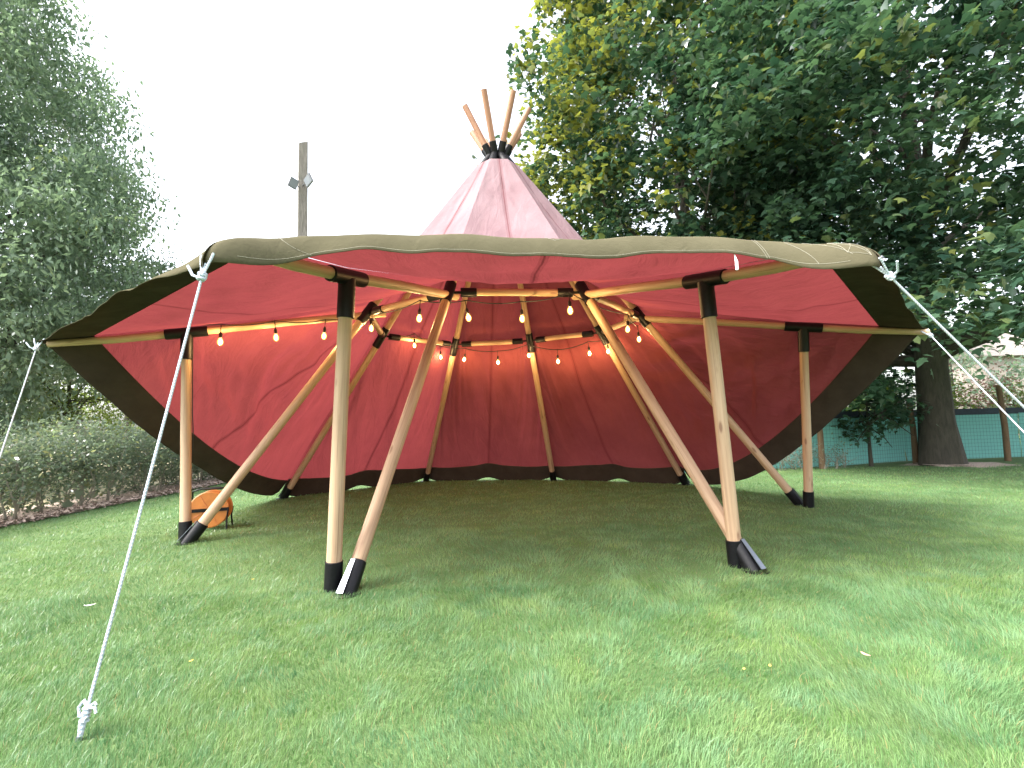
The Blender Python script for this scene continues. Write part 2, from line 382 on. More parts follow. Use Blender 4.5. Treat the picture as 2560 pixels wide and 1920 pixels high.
# ------------------------------------------------------------------ the tent
CX, CY, RAD, HUBZ = -0.178, 9.614, 5.0255, 6.76
KEYS = ['FR', 'R', 'BR', 'BMR', 'BML', 'BL', 'L', 'FL']
ANG = {k: R_(22.5 + 45*i) + .1033 for i, k in enumerate(KEYS)}
OUT = {k: np.array([math.sin(a), -math.cos(a), 0]) for k, a in ANG.items()}
C0 = np.array([CX, CY, 0.0])
FOOT_PX = {'L': (468, 1358), 'FL': (868, 1484), 'FR': (1884, 1426), 'R': (2002, 1263), 'BR': (1715, 1212), 'BMR': (1384, 1201), 'BML': (1065, 1203), 'BL': (708, 1246)}
foot = {k: at_z(*FOOT_PX[k]) for k in KEYS}
hub = np.array([CX, CY, HUBZ])
socket = {k: hub + OUT[k]*.155 for k in KEYS}
NODE_Z = 3.43
def on_pole(k, z):
    t = (z - foot[k][2])/(socket[k][2] - foot[k][2]); return lerp(foot[k], socket[k], t)
node = {k: on_pole(k, NODE_Z) for k in KEYS}
RAISED = ['FR', 'R', 'L', 'FL']
UP_FOOT = {k: at_z(*p) for k, p in {'L': (463, 1353), 'FL': (832, 1476), 'FR': (1842, 1416), 'R': (2022, 1268)}.items()}
UP_TOP = {k: at_z(*p, 2.95) for k, p in {'L': (467, 832), 'FL': (868, 692), 'FR': (1763, 699), 'R': (2008, 818)}.items()}
tip = {}
for k, px in {'L': (95, 862), 'FL': (530, 604), 'FR': (2180, 618), 'R': (2318, 830)}.items():
    dd = UP_TOP[k] - node[k]; tip[k] = at_plane(*px, UP_TOP[k], unit(np.array([dd[1], -dd[0], 0])))
    print('TIP', k, tip[k].round(2), 'radius', round(float(np.hypot(tip[k][0]-CX, tip[k][1]-CY)), 2))
tent = thing('tipi_tent', 'large red canvas tipi tent with raised open front on pine poles', 'tent', (CX, CY, 0))
PR = .068                                     # pole radius
def bent_pole(a, b, r0, r1, wob=.006, n=9):
    a, b = np.asarray(a), np.asarray(b); d = unit(b-a); s = unit(np.cross(d, (0.3, .2, 1))); w = np.cross(s, d); pts = []; ph = rng.uniform(0, 6)
    for i in range(n):
        t = i/(n-1); k = wob*math.sin(math.pi*t)
        pts.append(lerp(a, b, t) + s*k*math.sin(ph+3*t) + w*k*math.cos(ph+2*t))
    return pts, np.linspace(r0, r1, n)*(1 + rng.normal(0, .012, n))
def sleeve(name, a, b, r, parent, mat=None, n=18):
    a, b = np.asarray(a, float), np.asarray(b, float); d = unit(b-a)
    return MB().tube([a, a+d*.004, b-d*.004, b], [r*.95, r, r, r*.95], n).build(name, mat or M['black'], parent)
for k in KEYS:
    f, s = foot[k], socket[k]; d = unit(s-f)
    pts, rr = bent_pole(f + d*.10, s - d*.1, PR, PR*.9)
    mp = MB().tube(pts, rr, 16).build('main_pole', M['wood'], tent)
    sleeve('foot_sleeve', f - d*.03, f + d*.30, PR*1.22, mp)
    # flat steel fin on the outer side of the foot sleeve
    o2 = unit(OUT[k] - d*np.dot(OUT[k], d)); w2 = np.cross(d, o2)
    fin = MB(); c = f + o2*PR*1.24
    for q in (-1, 1):
        pass
    a0, b0 = c - d*.035 + o2*.03, c + d*.29
    fin.add([a0-w2*.034, a0+w2*.034, b0+w2*.022, b0-w2*.022, a0-w2*.034+o2*.006, a0+w2*.034+o2*.006, b0+w2*.022+o2*.006, b0-w2*.022+o2*.006],
            [(0,1,2,3), (7,6,5,4), (0,4,5,1), (1,5,6,2), (2,6,7,3), (3,7,4,0)])
    fin.build('steel_fin', M['steel'], mp, smooth=False)
    bp = MB(); c = f*np.array([1, 1, 0]) + OUT[k]*.02
    bp.lathe(c + np.array([0, 0, -.005]), [(.13, 0), (.13, .012), (.11, .016)], 20).build('base_plate', M['black'], mp)
    # ring connector on the pole
    nd = on_pole(k, NODE_Z); L = .24 if k in RAISED else .30
    sleeve('ring_sleeve', nd - d*L, nd + d*.16, PR*1.2, mp)
# horizontal ring beams, each with its two end sleeves and a bracket
for i, k in enumerate(KEYS):
    j = KEYS[(i+1) % 8]
    back = k not in RAISED or j not in RAISED
    a, b = node[k], node[j]; d = unit(b-a); L = np.linalg.norm(b-a); g = .20
    dz = np.array([0, 0, -.02])
    pts, rr = bent_pole(a + d*g + dz, b - d*g + dz, PR*.80, PR*.80, .008)
    bm = MB().tube(pts, rr, 14).build('ring_beam', M['wood'], tent)
    for e, dd in ((a, d), (b, -d)):
        sleeve('end_sleeve', e + dd*.17 + dz, e + dd*.40 + dz, PR*1.0, bm)
        MB().tube([e + dd*.03 + dz, e + dd*.20 + dz], .02, 8).build('bracket', M['black'], bm)
# raised arms, uprights with tee brackets
for k in RAISED:
    top = UP_TOP[k].copy(); t_ = tip[k].copy()
    inner = node[k] + np.array([0, 0, -.06])
    arm_dir = unit(t_ - top)
    pts = [inner - unit(top-inner)*.28, lerp(inner, top, .5) + np.array([0, 0, .01]), top, lerp(top, t_, .5) - np.array([0, 0, .012]), t_ + arm_dir*{'FL': -.16, 'FR': -.16, 'L': -.10, 'R': .02}[k]]
    am = MB().tube(pts, [PR*.86, PR*.86, PR*.84, PR*.8, PR*.66], 14).build('arm_pole', M['wood'], tent)
    f = UP_FOOT[k]; d = unit(top - f)
    pts, rr = bent_pole(f + d*.08, top - d*.06, PR*1.04, PR*.96, .005)
    up = MB().tube(pts, rr, 18).build('upright_pole', M['wood'], tent)
    ad = unit(t_ - inner)
    sleeve('tee_bracket', top - ad*.27, top + ad*.27, PR*1.12, up)
    sleeve('top_sleeve', top - d*.40, top - d*.02, PR*1.2, up)
    sleeve('foot_sleeve', f - d*.03, f + d*.27, PR*1.22, up)
# hub with crown of spikes
hb = MB(); hb.lathe(hub + np.array([0, 0, -.30]), [(.08, 0), (.13, .05), (.14, .22), (.14, .33), (.11, .38), (.04, .39)], 20)
hubo = hb.build('hub', M['black'], tent)
for k in KEYS:
    d = unit(socket[k]-foot[k]); s = socket[k]
    sleeve('lower_sleeve', s - d*.30, s + d*.03, PR*1.04, hubo)
    u = unit(OUT[k]*math.sin(R_(31)) + np.array([0, 0, math.cos(R_(31))]))
    s2 = s + np.array([0, 0, .02])
    sleeve('upper_sleeve', s2 - u*.03, s2 + u*.22, PR*1.02, hubo)
    ln = 1.10 if k in ('FL', 'FR') else (1.02 if k in ('L', 'R') else .72)
    MB().tube([s2 + u*.05, s2 + u*ln*.5, s2 + u*ln], [PR*.86, PR*.86, PR*.84], 14).build('spike', M['wood_red'], tent)

# ---- canopy: eight panels between the poles, each with its own skirt
OFF = .085
def profile(k):
    """three points on the cloth over pole k: top opening, ring, red end; plus direction of the skirt"""
    d = unit(socket[k]-foot[k]); nrm = unit(OUT[k] - d*np.dot(OUT[k], d))
    p0 = on_pole(k, 6.48) + nrm*OFF
    p1 = on_pole(k, NODE_Z + .06) + nrm*(OFF + .05)
    if k in RAISED:
        T = tip[k] + np.array([0, 0, .055]); base = UP_TOP[k] + np.array([0, 0, PR + .02])
        dr = unit(T - base); p2 = T - dr*(.42 if k in ('FL', 'FR') else .60)
        return p0, p1, base, p2, dr
    ft = foot[k] + OUT[k]*.17
    p2 = lerp(p1, ft, (p1[2]-.40)/(p1[2]-ft[2]))
    return p0, p1, lerp(p1, p2, .55), p2, unit(ft-p1)
PROF = {k: profile(k) for k in KEYS}
def panel(k, j):
    A, B = PROF[k], PROF[j]; NC, N1, N2 = 97, 30, 80
    ts = np.linspace(0, 1, NC)
    def row(i, t): return lerp(A[i], B[i], t)
    both = (k in RAISED) and (j in RAISED); front = (k == 'FL' and j == 'FR')
    mixed = (k in RAISED) != (j in RAISED); back = not both and not mixed
    ctr = lerp(node[k], node[j], .5); inward = unit(np.array([CX, CY, ctr[2]]) - ctr)
    V = np.zeros((N1+N2, NC, 3)); SV = np.zeros((N1+N2, NC))
    sd = KEYS.index(k)*13.7
    Tg, S1 = np.meshgrid(ts, np.arange(N1)/N1); W1 = vnoise(Tg*6+sd, S1*2.5+Tg*4) + .8*vnoise(Tg*13-S1*9+sd, S1*4) + .6*vnoise(Tg*11+S1*14+sd, S1*3)
    Tg, S2 = np.meshgrid(ts, np.arange(N2)/(N2-1)); near = np.minimum(Tg, 1-Tg)
    if both: W2 = vnoise(Tg*3+sd, S2*6+Tg*3) + .7*vnoise((Tg-.5)*9+sd, S2*10) + .35*vnoise(near*16+sd, S2*4)
    elif mixed:
        TR = Tg if k in RAISED else 1-Tg; FAN = (1-TR)*8/(.25+.75*(1-S2*.8))
        W2 = vnoise(FAN+sd, S2*3) + .8*vnoise(Tg*5+S2*7+sd, S2*5-Tg*6) + .45*vnoise(FAN*2.3+sd, S2*6) + .55*vnoise(S2*15+Tg*4+sd, Tg*3)*(S2 > .25)
    else:
        ridge = 1-2*np.abs(vnoise(near*20 - S2*4 + sd, S2*1.6))
        W2 = 1.1*vnoise(Tg*4+sd, S2*2.0) + 1.5*ridge*np.exp(-near*9) + .45*vnoise(Tg*13+S2*6+sd, S2*3)
    for r in range(N1+N2):
        for c, t in enumerate(ts):
            edge = math.sin(math.pi*t)
            if r < N1:
                s = r/N1; p = lerp(row(0, t), row(1, t), s)
                p = p + inward*(.07*edge*math.sin(math.pi*s)) + inward*.035*edge*s
                sv = s*4.0
                n = unit(OUT[k]+OUT[j] + np.array([0, 0, 1.0]))
                amp = .013*edge*min(1, s*4)*min(1, (1-s)*5)
                p = p + n*amp*W1[r, c]
            else:
                s = (r-N1)/(N2-1)
                sm = .52
                q = lerp(row(1, t), row(2, t), s/sm) if s < sm else lerp(row(2, t), row(3, t), (s-sm)/(1-sm))
                p = q.copy(); bow = math.sin(math.pi*s)
                sv = 4 + s*4
                if both:
                    p[2] -= .12*edge*bow
                    p += inward*.035*edge*(1-s)
                    if front: p[2] += (.13*(1-abs(2*t-1)**5) - .05*edge**2 + .010*math.sin(19*t+1) + .006*math.sin(41*t))*s**3
                    n = np.array([0, 0, 1.0]); amp = .045*edge*bow**.7
                    pass
                elif mixed:
                    sag = .43 if 'L' in (k, j) else .66
                    tr = t if k in RAISED else 1-t      # 0 at the raised side
                    p += inward*.035*edge*(1-s) + inward*(.16*edge*bow)
                    p[2] -= sag*4*t*(1-t)*s**1.6*(1 + .35*(tr-.5))
                    p[2] = max(p[2], .30)
                    n = unit(OUT[k]+OUT[j] + np.array([0, 0, .8])); amp = .072*edge**.8*bow**.6
                    pass
                else:
                    p += inward*.035*edge*(1-s) + inward*(.13*edge*bow)
                    p[2] += s**6*(.045*max(0, math.cos(4*math.pi*t))**2*edge + .03*math.sin(9*t+sd))
                    n = -inward; amp = .070*edge**.6*bow**.5
                    pass
                p = p + n*amp*W2[r-N1, c]
            V[r, c] = p; SV[r, c] = sv
    wid = np.linalg.norm(V[:, -1]-V[:, 0], axis=1)
    T, W = np.meshgrid(ts, wid)
    seam = np.abs(T-.5)*W
    def grid_faces(nr, nc):
        i = np.arange(nr*nc).reshape(nr, nc)
        return np.stack([i[:-1, :-1], i[:-1, 1:], i[1:, 1:], i[1:, :-1]], -1).reshape(-1, 4)
    def orient(Vg, F):
        v = Vg.reshape(-1, 3); m = F[len(F)//3]; n = np.cross(v[m[1]]-v[m[0]], v[m[3]]-v[m[0]])
        return F if np.dot(n, unit(OUT[k]+OUT[j]) + np.array([0, 0, .8])) > 0 else F[:, ::-1]
    F = orient(V, grid_faces(N1+N2, NC))
    tc = np.stack([T*W, SV, np.zeros_like(SV)+sd], -1)
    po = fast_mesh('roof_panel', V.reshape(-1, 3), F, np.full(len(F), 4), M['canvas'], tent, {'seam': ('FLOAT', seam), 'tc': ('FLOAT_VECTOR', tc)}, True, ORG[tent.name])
    # skirt
    NS = 16; S = np.zeros((NS, NC, 3)); hem = V[-1]
    for c, t in enumerate(ts):
        edge = math.sin(math.pi*t)
        d0 = unit(V[-1, c] - V[-9, c])
        if c == 0: d0 = A[4]
        if c == NC-1: d0 = B[4]
        if 0 < t < 1:
            e_ = max(0, 1-min(t, 1-t)*9); d0 = unit(lerp(d0, A[4] if t < .5 else B[4], e_))
        e = np.array([0, 0, -1.0]); e = unit(e - d0*np.dot(e, d0))
        if front:
            roll = np.clip((t-.17)/.10, 0, 1)*np.clip((.72-t)/.10, 0, 1); roll = roll*roll*(3-2*roll)
            hang = min(1, math.sin(math.pi*t)/.35); hang = hang*hang*(3-2*hang)
            width = .60*(1-hang) + hang*(.42 + .04*math.sin(9*t))
            width = lerp(lerp(.60, .25 + .03*math.sin(17*t), hang), .37, roll)
            width = lerp(lerp(.60, .20 + .010*math.sin(17*t), hang), .205 + .005*math.sin(23*t), roll)
            tot = lerp(lerp(R_(88), R_(30), hang), R_(44), roll); start = lerp(R_(44)*hang + R_(4)*hang*math.sin(21*t+.4), R_(46), roll); pexp = 1 + 1.6*(1-hang)
        elif both:
            width = .60*(1-edge**.6) + .44*edge**.6; fl = (1-t if k in ('FL', 'FR') else t)**5; width += .04*fl; tot = R_(22)*edge + R_(88)*fl; start = 0; pexp = 1 + 1.6*fl
        elif mixed:
            width = .60*(1-edge**.5) + .43*edge**.5
            tr = t if k in RAISED else 1-t
            width = lerp(width, .40, tr**2); tot = R_(14)*edge*math.sin(12*t+sd); start = 0
        else:
            width = .37; tot = 0; start = 0
        p = hem[c].copy(); n = NS-1
        if not both: pexp = 1
        for r in range(NS):
            S[r, c] = p
            th = start + tot*((r+.5)/n)**pexp
            p = p + (d0*math.cos(th) + e*math.sin(th))*width/n
        if mixed or back:
            lift = (-.012 + .09*max(0, math.cos(4*math.pi*t))**2) if back else .03 + .12*(tr > .9)*(tr-.9)*10
            zmin = lift
            bot = S[-1, c, 2]
            if bot < zmin or back:
                top = hem[c][2]; tgt = zmin
                fac = (top-tgt)/max(1e-3, top-bot)
                S[:, c, 2] = top - (top - S[:, c, 2])*fac
        S[1:, c] += unit(np.cross(d0, (0.2, .1, .97)))*0
        wv = .007*np.linspace(0, 1, NS)[:, None]**.7*(vnoise(t*14+sd, 2.2) + .7*vnoise(t*31+sd, 5.1) + .5*vnoise(t*70+sd, 8.1))*edge
        S[:, c] += wv*np.array([0, -1.0, .45]) if front else wv*np.array([0, 0, 1.0]) if both else wv*1.5*(-inward)
    Fs = orient(S, grid_faces(NS, NC))
    so = fast_mesh('skirt', S.reshape(-1, 3), Fs, np.full(len(Fs), 4), [M['khaki'], M['lining']], po, {'tc': ('FLOAT_VECTOR', S.reshape(-1, 3))}, True, ORG[tent.name])
    sm_ = so.modifiers.new('thickness', 'SOLIDIFY'); sm_.thickness = .005; sm_.offset = -1; sm_.material_offset = 1; sm_.material_offset_rim = 0
    return V, S, po
PAN = {}
for i, k in enumerate(KEYS):
    j = KEYS[(i+1) % 8]; PAN[(k, j)] = panel(k, j)

# white stitching on the khaki flaps of the front skirt
def stitch(panel_obj, S, pts, r=.0013):
    nr, nc = S.shape[:2]
    def pt(t, w):
        x, y = t*(nc-1), w*(nr-1); i, j = min(nc-2, int(x)), min(nr-2, int(y)); fx, fy = x-i, y-j
        p = lerp(lerp(S[j, i], S[j, i+1], fx), lerp(S[j+1, i], S[j+1, i+1], fx), fy)
        n = unit(np.cross(S[j, i+1]-S[j, i], S[j+1, i]-S[j, i])); n = n if n[2]-n[1]*.6 > 0 else -n
        return p + n*.004
    m = MB()
    for a, b in zip(pts[:-1], pts[1:]): m.tube([pt(*lerp(a, b, q)) for q in np.linspace(0, 1, 9)], r, 5)
    m.build('stitching', M['thread'], panel_obj)
FP = PAN[('FL', 'FR')][2]; FS = PAN[('FL', 'FR')][1]
for q in (tuple((q, .90) for q in np.linspace(.03, .97, 25)), ((.872, .0), (.882, .98)), ((.877, .0), (.887, .98)), ((.49, .0), (.505, .22), (.52, .0)), ((.035, .05), (.10, .95)), ((.955, .15), (.975, .80)), ((.93, .1), (.945, .9)), ((.975, .35), (.995, .45), (.992, .85), (.972, .75), (.975, .35), (.992, .85)), ((.995, .45), (.972, .75))): stitch(FP, FS, q)
# white plastic toggle hanging under the front hem
tg = at_plane(1842, 664, FS[-1, 78], np.array([0, 1.0, 0])); MB().tube([tg + np.array([0, .03, .10]), tg + np.array([0, 0, .03]), tg - np.array([0, 0, .035])], [.004, .012, .012], 8).build('toggle', M['white'], FP)

# ------------------------------------------------------------------ guy ropes
def rope(name, a, b, label, sag=.02, bow=False, r=.008):
    a, b = np.asarray(a, float), np.asarray(b, float); root = thing(name, label, 'rope', (b[0], b[1], 0), 'white guy ropes of the tent')
    n = 15; pts = [lerp(a, b, i/(n-1)) - np.array([0, 0, sag*math.sin(math.pi*i/(n-1))]) for i in range(n)]
    MB().tube(pts, r, 8).build('line', M['rope'], root)
    d = unit(b-a); s = unit(np.cross(d, (0, 0, 1))); u = np.cross(s, d)
    kn = MB()                                  # knot just under the eyelet with two short legs to the cloth
    c = a + d*.10
    for q in range(4):
        w = q*1.6; kn.tube([c + d*(.012*q-.02) + .02*(math.cos(w+x)*s + math.sin(w+x)*u) for x in np.linspace(0, 5.2, 9)], .011, 6)
    kn.build('knot', M['rope'], root)
    lg = MB(); lg.tube([a + d*.10, a + d*.02 + s*.05 - d*.06, a - d*.07 + s*.055], .008, 6); lg.tube([a + d*.10, a - s*.04 - d*.03, a - d*.07 - s*.05], .008, 6)
    lg.tube([a+d*.11, a+d*.09+s*.06+u*.02, a+d*.02+s*.11+u*.03], .009, 6)
    lg.build('eyelet_loop', M['rope'], root)
    if bow:
        bw = MB(); c = b - d*.14
        bw.tube([c, lerp(c, b, .5) + s*.006, b + np.array([0, 0, -.02])], [.014, .016, .008], 8)
        for q in range(4):
            w = q*1.3; bw.tube([c + d*(.018*q) + .015*(math.cos(w+x)*s + math.sin(w+x)*u) for x in np.linspace(0, 5.0, 9)], .008, 6)
        bw.tube([c, c + s*.035 - d*.03, c + s*.06 + d*.005, c + s*.04 + d*.04, c + d*.02], .008, 6)
        bw.tube([c, c - s*.05 - d*.01, c - s*.065 + d*.015], .007, 6); bw.tube([c, c - s*.04 - d*.03, c - s*.055 - d*.02], .006, 6)
        bw.build('tied_end', M['rope'], root)
        MB().tube([b + np.array([0, 0, .02]), b + np.array([-.01, -.02, -.12])], [.012, .007], 8).build('peg', M['steel'], root)
    else:
        MB().tube([b + np.array([0, 0, .04]), b + np.array([0, 0, -.12])], [.012, .007], 8).build('peg', M['steel'], root)
    return root
tp = lambda k: tip[k] + np.array([0, 0, -.02])
CORN = {'FL': PAN[('FL', 'FR')][1][-1, 0], 'FR': PAN[('FL', 'FR')][1][-1, -1], 'L': PAN[('L', 'FL')][1][-1, 0], 'R': PAN[('FR', 'R')][1][-1, -1]}
rope('guy_rope', CORN['FL'], at_z(197, 1852), 'white guy rope ending in a tied tail pegged on the open lawn', .015, True)
rope('guy_rope', CORN['L'] - np.array([0, 0, .03]), at_z(-110, 1465), 'white guy rope from the canopy corner beside the leafy hedge', .015)
rope('guy_rope', CORN['FR'], at_z(3100, 1535), 'thick white guy rope from canopy corner with the cross-stitched patch', .015)
rope('guy_rope', CORN['R'] - np.array([0, 0, .05]), at_z(2900, 1425), 'thin white guy rope from canopy corner beside the big maple trunk', .02, False, .0085)

# ------------------------------------------------------------------ string lights
def bulb_mesh():
    prof = [(.004, -.105), (.016, -.100), (.027, -.085), (.032, -.065), (.029, -.045), (.020, -.025), (.014, -.012)]
    mb = MB(); mb.lathe((0, 0, 0), prof, 12); return mb
def socket_mesh():
    mb = MB(); mb.lathe((0, 0, 0), [(.016, -.018), (.018, -.014), (.018, .03), (.012, .045), (.005, .055)], 12)
    mb.tube([(0, 0, .05), (0, 0, .15)], .0045, 6); return mb
_b = bulb_mesh(); _s = socket_mesh(); bulb_me = sock_me = fil_me = None
_f = MB(); _f.lathe((0, 0, 0), [(.003, -.088), (.011, -.08), (.014, -.062), (.011, -.044), (.003, -.034)], 8)
def string(name, label, pts, extra_start=None, extra_end=None, scale=1.3):
    global bulb_me, sock_me, fil_me
    root = thing(name, label, 'string lights', tuple(pts[0]))
    cab = MB(); tops = [p + np.array([0, 0, .14*scale]) for p in pts]
    chain = ([extra_start] if extra_start is not None else []) + tops + ([extra_end] if extra_end is not None else [])
    full = []
    for a, b in zip(chain[:-1], chain[1:]):
        L = np.linalg.norm(b-a)
        for q in range(8): t = q/8; full.append(lerp(a, b, t) - np.array([0, 0, min(.05*L, .06)*4*t*(1-t)]))
    full.append(chain[-1]); cab.tube(full, .0085, 6); cab.build('cable', M['cable'], root)
    for p in pts:
        if bulb_me is None:
            o = _b.build('bulb', M['envelope'], root, origin=(0, 0, 0)); bulb_me = o.data
            fl = _f.build('filament', M['bulb'], o, origin=(0, 0, 0)); fil_me = fl.data
            s = _s.build('socket', M['cable'], root, origin=(0, 0, 0)); sock_me = s.data
        else:
            o = link('bulb', bulb_me, M['envelope'], root); link('filament', fil_me, M['bulb'], o); s = link('socket', sock_me, M['cable'], root)
        q = Vector(p) - root.location
        o.location = q; s.location = q; o.scale = s.scale = (scale,)*3
        s.rotation_euler = o.rotation_euler = (rng.normal(0, .06), rng.normal(0, .06), 0)
ln_ = np.array([OUT['L'][1], -OUT['L'][0], 0]); up_ = np.array([0, 0, .09])
front_pts = [at_plane(u, v, node['L'], ln_) + up_ for u, v in ((551, 857), (689, 846), (811, 842), (928, 823))]
front_pts += [at_z(u, v, 3.03) + up_ for u, v in ((1049, 798), (1169, 797), (1305, 799), (1425, 779), (1570, 825), (1597, 850))]
string('string_light', 'string of warm lit bulbs along the front beam and the arm by the hedge', front_pts, front_pts[0] + np.array([-.45, -.05, .22]))
def chord_pt(u, v, a, b):
    d = unit(node[b]-node[a]); n = np.array([d[1], -d[0], 0]); m = lerp(node[a], node[b], .5); n = n if np.dot(n, C0-m*np.array([1, 1, 0])) > 0 else -n
    return at_plane(u, v, m + n*.14, n)
chord = {1036: ('BML', 'BL'), 1395: ('BMR', 'BR'), 1473: ('BMR', 'BR'), 1520: ('BMR', 'BR')}
back_pts = [chord_pt(u, v, *chord.get(u, ('BMR', 'BML'))) + up_ for u, v in ((1036, 865), (1102, 894), (1162, 900), (1245, 907), (1322, 890), (1395, 905), (1473, 885), (1520, 880))]
string('string_light', 'string of warm lit bulbs looped under the rear ring beams', back_pts, node['BL'] + np.array([.1, .0, -.1]), node['BR'] + np.array([-.1, -.3, -.05]))

# power cable down the left upright
uf, ut = UP_FOOT['L'], UP_TOP['L']; pc = []
toc = unit(np.array([-uf[0], -uf[1], 0])); sidev = np.array([toc[1], -toc[0], 0])
for i in range(30):
    t = i/29; p = lerp(ut - np.array([0, 0, .1]), uf + np.array([0, 0, .35]), t)
    w = 1.1 + 2.6*max(0, t-.45)/.55
    pc.append(p + .083*(math.cos(w)*toc*1.0 + math.sin(w)*(-sidev)))
o = MB().tube(pc, .007, 6).build('power_cable', M['cable'], origin=tuple(uf)); tag(o, 'black power cable wound down the upright pole beside the orange reel', 'cable')

# ------------------------------------------------------------------ cable reel
def reel():
    c = at_z(527, 1322); root = thing('cable_reel', 'orange cable reel on a black tube stand behind the tent pole foot', 'cable reel', (c[0], c[1], 0))
    ax = unit(np.array([.93, .36, 0])); fw = np.array([-ax[1], ax[0], 0])          # disc faces the camera, axis mostly along view
    axis = unit(np.array([-.30, .95, 0])); sd = np.array([axis[1], -axis[0], 0]); up = np.array([0, 0, 1.0])
    Bm = np.stack([sd, up, axis], 1); o = np.array([c[0], c[1], .31])
    for q, nm in ((-.13, 'front_disc'), (.13, 'rear_disc')):
        m = MB(); m.lathe(o + axis*q, [(.05, -.012), (.262, -.014), (.275, -.004), (.275, .004), (.262, .014), (.05, .012)], 40, Bm); m.build(nm, M['orange'], root)
    m = MB()
    for w in range(9):
        r = .20; y = -.105 + w*.026
        m.tube([o + axis*(y + .002*math.sin(a*5)) + r*(math.cos(a)*sd + math.sin(a)*up) for a in np.linspace(0, 6.28, 30)], .014, 6, False)
    m.lathe(o, [(.19, -.118), (.19, .118)], 24, Bm); m.build('wound_cable', M['orange_cable'], root)
    m = MB()
    f0 = o - axis*.16
    m.box(f0, (.56, .05, .012), np.stack([sd, up, axis], 1)); m.build('cross_bar', M['black'], root)
    m = MB()
    for s_ in (-1, 1):
        for a_ in (-.16, .16):
            m.tube([o + axis*a_ + sd*.27*s_, o + axis*a_ + sd*.25*s_ + up*-.15, np.array([*(o + axis*a_*1.2 + sd*.26*s_)[:2], .008])], .013, 8)
    m.tube([o + axis*.16 - sd*.27, o + axis*.16 - sd*.30 + up*.15, o + axis*.05 - sd*.27 + up*.27, o - sd*.16 + up*.305, o + sd*.34 + up*.31], .013, 8)
    m.build('stand', M['black'], root)
    MB().tube([o - sd*.10 + up*.307, o + sd*.14 + up*.31], .021, 10).build('handle_grip', M['cable'], root)
    m = MB()
    for a in (.5, 1.57+.5, 3.14+.5, 4.71+.5):
        m.tube([o - axis*.146 + (math.cos(a)*sd+math.sin(a)*up)*.03, o - axis*.146 + (math.cos(a)*sd+math.sin(a)*up)*.25], .005, 6)
    m.build('rib', M['orange_cable'], root)
reel()

# ------------------------------------------------------------------ post with floodlights
def lamp_post():
    y = 14.6; b = at_y(756, 590, y); t = at_y(757, 358, y); x = b[0]
    root = thing('light_post', 'tall weathered square timber post with floodlights rising behind the tent', 'post', (x, y, 0))
    a = R_(28); rz = np.array([[math.cos(a), -math.sin(a), 0], [math.sin(a), math.cos(a), 0], [0, 0, 1]])
    h = t[2]; m = MB(); v = []; 
    for z, w in ((-.1, .14), (h*.5, .135), (h-.02, .125)):
        for dx, dy in ((-1, -1), (1, -1), (1, 1), (-1, 1)): v.append(rz @ np.array([dx*w, dy*w, 0]) + np.array([x, y, z + (.05*dx if z > h*.9 else 0)]))
    m.add(v, [(0,1,5,4), (1,2,6,5), (2,3,7,6), (3,0,4,7), (4,5,9,8), (5,6,10,9), (6,7,11,10), (7,4,8,11), (8,9,10,11), (3,2,1,0)], [(p[0]-x, p[1]-y, p[2]) for p in v]); m.build('timber', M['post'], root, smooth=False, bevel=.012)
    for (px, py), yaw, tilt, w, hh in (((771, 451), R_(-38), R_(-30), .36, .26), ((733, 458), R_(50), R_(25), .26, .28)):
        p = at_y(px, py, y - .36)
        cyw, syw, ct, st = math.cos(yaw), math.sin(yaw), math.cos(tilt*.5), math.sin(tilt*.5)
        Rz = np.array([[cyw, -syw, 0], [syw, cyw, 0], [0, 0, 1]]); Rx = np.array([[1, 0, 0], [0, math.cos(.35), -math.sin(.35)], [0, math.sin(.35), math.cos(.35)]])
        Ry = np.array([[ct, 0, st], [0, 1, 0], [-st, 0, ct]]); Q = Rz @ Rx @ Ry
        m = MB(); m.box(p, (w, .05, hh), Q); fl = m.build('floodlight', M['grey'], root, smooth=False, bevel=.006)
        m = MB(); m.box(p + Q @ np.array([0, -.027, 0]), (w*.86, .006, hh*.82), Q); m.build('lens', M['glass'], fl, smooth=False)
        m = MB(); m.tube([p + Q @ np.array([0, .02, 0]), np.array([x, y-.08, p[2]-.03])], .014, 8); m.build('bracket', M['grey'], fl)
lamp_post()

# ------------------------------------------------------------------ trees
def rand_dirs(n):
    v = rng.normal(size=(n, 3)); return v/np.linalg.norm(v, axis=1)[:, None]
MAPLE = np.array([(0, -.05, 0), (.10, .02, 0), (.36, -.02, -.05), (.30, .14, -.02), (.55, .36, -.09), (.30, .42, -.02), (.24, .66, -.03), (.0, 1.0, -.08),
                  (-.24, .66, -.03), (-.30, .42, -.02), (-.55, .36, -.09), (-.30, .14, -.02), (-.36, -.02, -.05), (-.10, .02, 0), (0, .32, .035)])
MAPLE_F = [(14, i, (i+1) % 14) for i in range(14)]
MAPLE8 = np.array([(0, 0, 0), (.34, .02, -.04), (.52, .38, -.08), (.22, .5, -.02), (0, 1.0, -.07), (-.22, .5, -.02), (-.52, .38, -.08), (-.34, .02, -.04), (0, .3, .03)])
MAPLE8_F = [(8, i, (i+1) % 8) for i in range(8)]
OVAL = np.array([(0, 0, 0), (.22, .45, -.05), (0, 1, -.08), (-.22, .45, -.05)]); OVAL_F = [(0, 1, 2, 3)]
